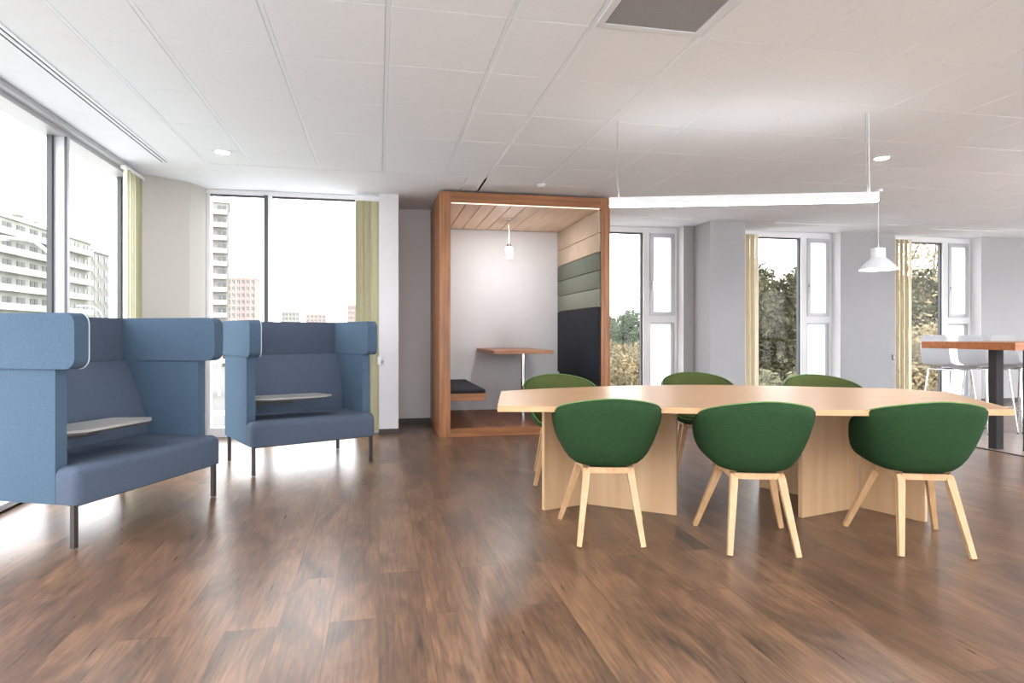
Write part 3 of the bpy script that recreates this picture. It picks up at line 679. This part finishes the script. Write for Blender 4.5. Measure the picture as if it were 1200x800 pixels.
# long apartment block seen through the left glazing: front face along Y, facing +X
def facade_windows_side(o, w, d, h, floors, bays):
    fh = h/floors; bw = d/bays
    for f in range(floors):
        m = MB()
        for q in range(bays):
            y = bw*q; m.box((w-.02, y+bw*.3, f*fh+fh*.3), (w+.08, y+bw*.7, f*fh+fh*.75))
        m.build('window', M['winout'], o)
bA = block('apartment_block', 'long pale apartment block with rows of balconies, seen through left glazing', (-57, 100, GZ), R(90), 44, 14, 23.2, 8, 11, M['concg'])
bA2 = MB()
for x, y in ((16, 4), (26, 4), (33, 5)): bA2.box((x, y, 23.8), (x+1.2, y+2.4, 25.6)).box((x-.2, y-.2, 25.6), (x+1.4, y+2.6, 25.9))
bA2.build('chimney', M['concrete'], bA)
bE = block('apartment_block', 'pale end block with small paired windows beyond the long balcony block', (-57.5, 145.2, GZ), R(90), 9, 14, 22.0, 8, 3, M['concrete'], balc=False)
tw = block('tower_block', 'tall white balcony tower rising beside the corner column', (-41.4, 152, GZ), R(12), 8.5, 12, 34.4, 12, 3, M['concrete'])
facade_windows_side(tw, 8.5, 12, 34.4, 12, 3)
pk = block('tower_block', 'pink brick block with even window rows behind the white tower', (-65.5, 300, GZ), R(0), 12, 12, 29.5, 10, 6, M['concp'], balc=False)
for (px, wd, top, mt, lb, Z) in ((340, 20, 366, 'concrete', 'far grey apartment block low on the horizon above the second sofa', 420), (370, 22, 369, 'concp', 'far beige apartment block low on the horizon above the second sofa', 480), (412, 10, 358, 'concp', 'far pink apartment tower beside the yellow-green blind', 520)):
    u = (px-600)/750; s_, c_ = math.sin(.205), math.cos(.205); X = Z*(s_+u*c_); Yy = Z*(c_-u*s_); wv = wd/750*Z
    block('apartment_block', lb, (X-wv/2, Yy, GZ), 0, wv, 12, 1.13+(391-top)/750*Z-GZ, 7, 5, M[mt], balc=False)

# street lamps
def lamp_post(x, y, hgt, rz, label):
    o = thing('street_lamp', label, 'street lamp', (x, y, GZ), rz, 'street lamps outside')
    pts = [(0, 0, 0), (0, 0, hgt*.75)]+[(1.9*(1-math.cos(R(a_))), 0, hgt*.75+hgt*.22*math.sin(R(a_))) for a_ in range(10, 91, 10)]+[(2.6, 0, hgt*.975)]
    MB().tube(pts, .10, 8).build('pole', M['grille'], o, smooth=True)
    MB().box((2.5, -.15, hgt*.96), (3.4, .15, hgt*.985)).bevel(.03, 2).build('lamp_head', M['grille'], o)
lamp_post(-17.2, 39.5, 10.6, R(180), 'curved grey street lamp seen through the left glazing')
lamp_post(-40, 105, 9.5, R(180), 'curved grey street lamp in front of the pink block')

# parked cars and a striped barrier in the street
def car(x, y, rz, paint, label):
    o = thing('parked_car', label, 'car', (x, y, GZ+.02), rz, 'cars parked outside')
    pr = [(-2.1, .35), (-2.1, .8), (-1.75, .92), (-1.3, 1.38), (.5, 1.42), (1.15, .95), (2.0, .8), (2.1, .35)]
    m = MB(); a_ = [m.bm.verts.new((x_, -.85, z_)) for x_, z_ in pr]; b_ = [m.bm.verts.new((x_, .85, z_)) for x_, z_ in pr]
    m.bm.faces.new(a_); m.bm.faces.new(b_[::-1])
    for i in range(len(pr)): q = (i+1) % len(pr); m.bm.faces.new((a_[i], b_[i], b_[q], a_[q]))
    m.bevel(.07, 3, 20).build('body', paint, o, smooth=True)
    MB().box((-1.1, -.87, .95), (-.35, -.84, 1.28)).box((-.25, -.87, .95), (.45, -.84, 1.28)).box((-1.1, .84, .95), (-.35, .87, 1.28)).box((-.25, .84, .95), (.45, .87, 1.28)).build('side_windows', M['cargl'], o)
    for sx in (-1.3, 1.3):
        for sy in (-.8, .8):
            w__ = MB().tube([(sx, sy-.1, .32), (sx, sy+.1, .32)], .32, 18).build('wheel', M['rubber'], o, smooth=True)
car(-15.0, 40.0, R(8), M['carw'], 'white car parked in the street, seen between the sofas')
car(-19.6, 38.5, R(8), M['carw'], 'white car parked in the street behind the first sofa')
car(-14.2, 47.5, R(0), M['carr'], 'red car parked in the street, seen between the sofas')
car(-19.0, 50.5, R(0), M['carw'], 'white car parked furthest down the street')
sh = thing('street_shelter', 'white framed street canopy seen between the sofas', 'shelter', (-19.5, 56, GZ))
MB().box((0, 0, 2.7), (7, 3, 2.95)).build('roof', M['railing'], sh)
for x in (.3, 3.5, 6.7): MB().box((x-.1, .1, 0), (x+.1, .3, 2.7)).build('post', M['railing'], sh)

# trees
def leaf_cloud(blobs, n, size, seed):
    rnd = random.Random(seed); m = MB()
    for _ in range(n):
        cx, cy, cz, rx, ry, rz_ = rnd.choice(blobs)
        while True:
            v_ = Vector([rnd.uniform(-1, 1) for _ in range(3)])
            if .25 < v_.length < 1: break
        v_ = v_.normalized()*(rnd.uniform(.55, 1.0))
        p_ = Vector((cx+v_.x*rx, cy+v_.y*ry, cz+v_.z*rz_))
        a_ = Vector([rnd.gauss(0, 1) for _ in range(3)]).normalized(); b_ = a_.orthogonal().normalized()
        s1 = size*rnd.uniform(.6, 1.3); s2 = s1*.55
        vs_ = [m.bm.verts.new(p_+a_*s1), m.bm.verts.new(p_+b_*s2), m.bm.verts.new(p_-a_*s1), m.bm.verts.new(p_-b_*s2)]
        m.bm.faces.new(vs_)
    return m
def make_tree(h, rad, n, size, seed, leafm, label, bare=False):
    rnd = random.Random(seed); o = thing('tree', label, 'tree', group='trees outside the right-hand windows')
    m = MB(); m.tube([(0, 0, 0), (.05*h/6, 0, h*.3), (0, .05, h*.62)], [h*.028, h*.02, h*.012], 8)
    blobs = []
    for k_ in range(11):
        an = k_*2.4; zz_ = h*(.34+.56*(k_/10)); rr_ = rad*(.75-.45*abs(k_/10-.35)) * (0.55+.45*rnd.random())
        tip = Vector((rr_*math.cos(an), rr_*math.sin(an), zz_)); st_ = Vector((0, 0, h*(.22+.32*k_/10)))
        m.tube([st_, st_.lerp(tip, .5)+Vector((0, 0, h*.03)), tip], [h*.009, h*.006, h*.003], 6)
        for q in range(3):
            tt = tip+Vector([rnd.uniform(-1, 1)*rad*.4 for _ in range(3)])
            m.tube([st_.lerp(tip, .6), tt], [h*.004, h*.0015], 5)
        blobs.append((tip.x, tip.y, tip.z, rad*rnd.uniform(.38, .55), rad*rnd.uniform(.38, .55), h*rnd.uniform(.10, .16)))
    m.build('trunk', M['bark'], o, smooth=True)
    leaf_cloud(blobs, n, size, seed).build('foliage', leafm, o)
    return o
def at(px, Z): u = (px-600)/750; s_, c_ = math.sin(.205), math.cos(.205); return (Z*(s_+u*c_), Z*(c_-u*s_), GZ)
T = [make_tree(8.2, 2.6, 30000, .085, 1, M['leaf1'], ''), make_tree(6.2, 2.6, 20000, .075, 2, M['leaf2'], ''), make_tree(9.4, 3.0, 3600, .09, 3, M['leaf2'], ''), make_tree(15, 6, 9000, .3, 4, M['leaf3'], '')]
spots = [  # which, px, Z, scale, label
    (0, 900, 17.5, .87, 'olive leafed tree filling the middle tall window, left part'), (0, 955, 22, .86, 'olive leafed tree behind the mullion of the middle tall window'),
    (0, 928, 13, .55, 'lower olive tree at the foot of the middle tall window'),
    (2, 1082, 20, 1.0, 'thin ochre autumn tree with open crown in the rightmost tall window'), (1, 1075, 17, .85, 'bushy ochre tree low in the rightmost tall window'),
    (0, 1100, 19, .85, 'olive tree low behind the bar stools'), (0, 1045, 26, .9, 'olive tree beyond the cream blind of the rightmost window'),
    (1, 738, 18, .76, 'ochre bush-like tree low in the window beside the pod'), (0, 770, 32, .60, 'olive tree behind the mullion beside the pod'), (1, 708, 30, .8, 'ochre tree partly behind the walnut pod'),
    (3, 735, 95, .56, 'distant dark tree standing tallest beside the pod'), (3, 765, 125, .55, 'distant dark tree on the horizon beside the pod'), (3, 706, 110, .6, 'distant dark tree on the horizon behind the pod'), (3, 800, 110, .9, 'distant dark tree on the horizon right of the pod window'),
    (3, 900, 120, .9, 'distant dark tree on the horizon behind the middle tall window'), (3, 1090, 120, .9, 'distant dark tree on the horizon behind the rightmost window'),
    (1, 404, 150, .95, 'yellow distant tree beside the far pink tower'), (0, 262, 100, .8, 'green street tree at the foot of the white tower')]
used = set()
for k_, px, Z, s_, lb in spots:
    o = T[k_] if k_ not in used else copy_tree(T[k_]); used.add(k_)
    o.location = at(px, Z); o.scale = (s_, s_, s_); o.rotation_euler = (0, 0, (px*7 % 360)/57.3); o['label'] = lb
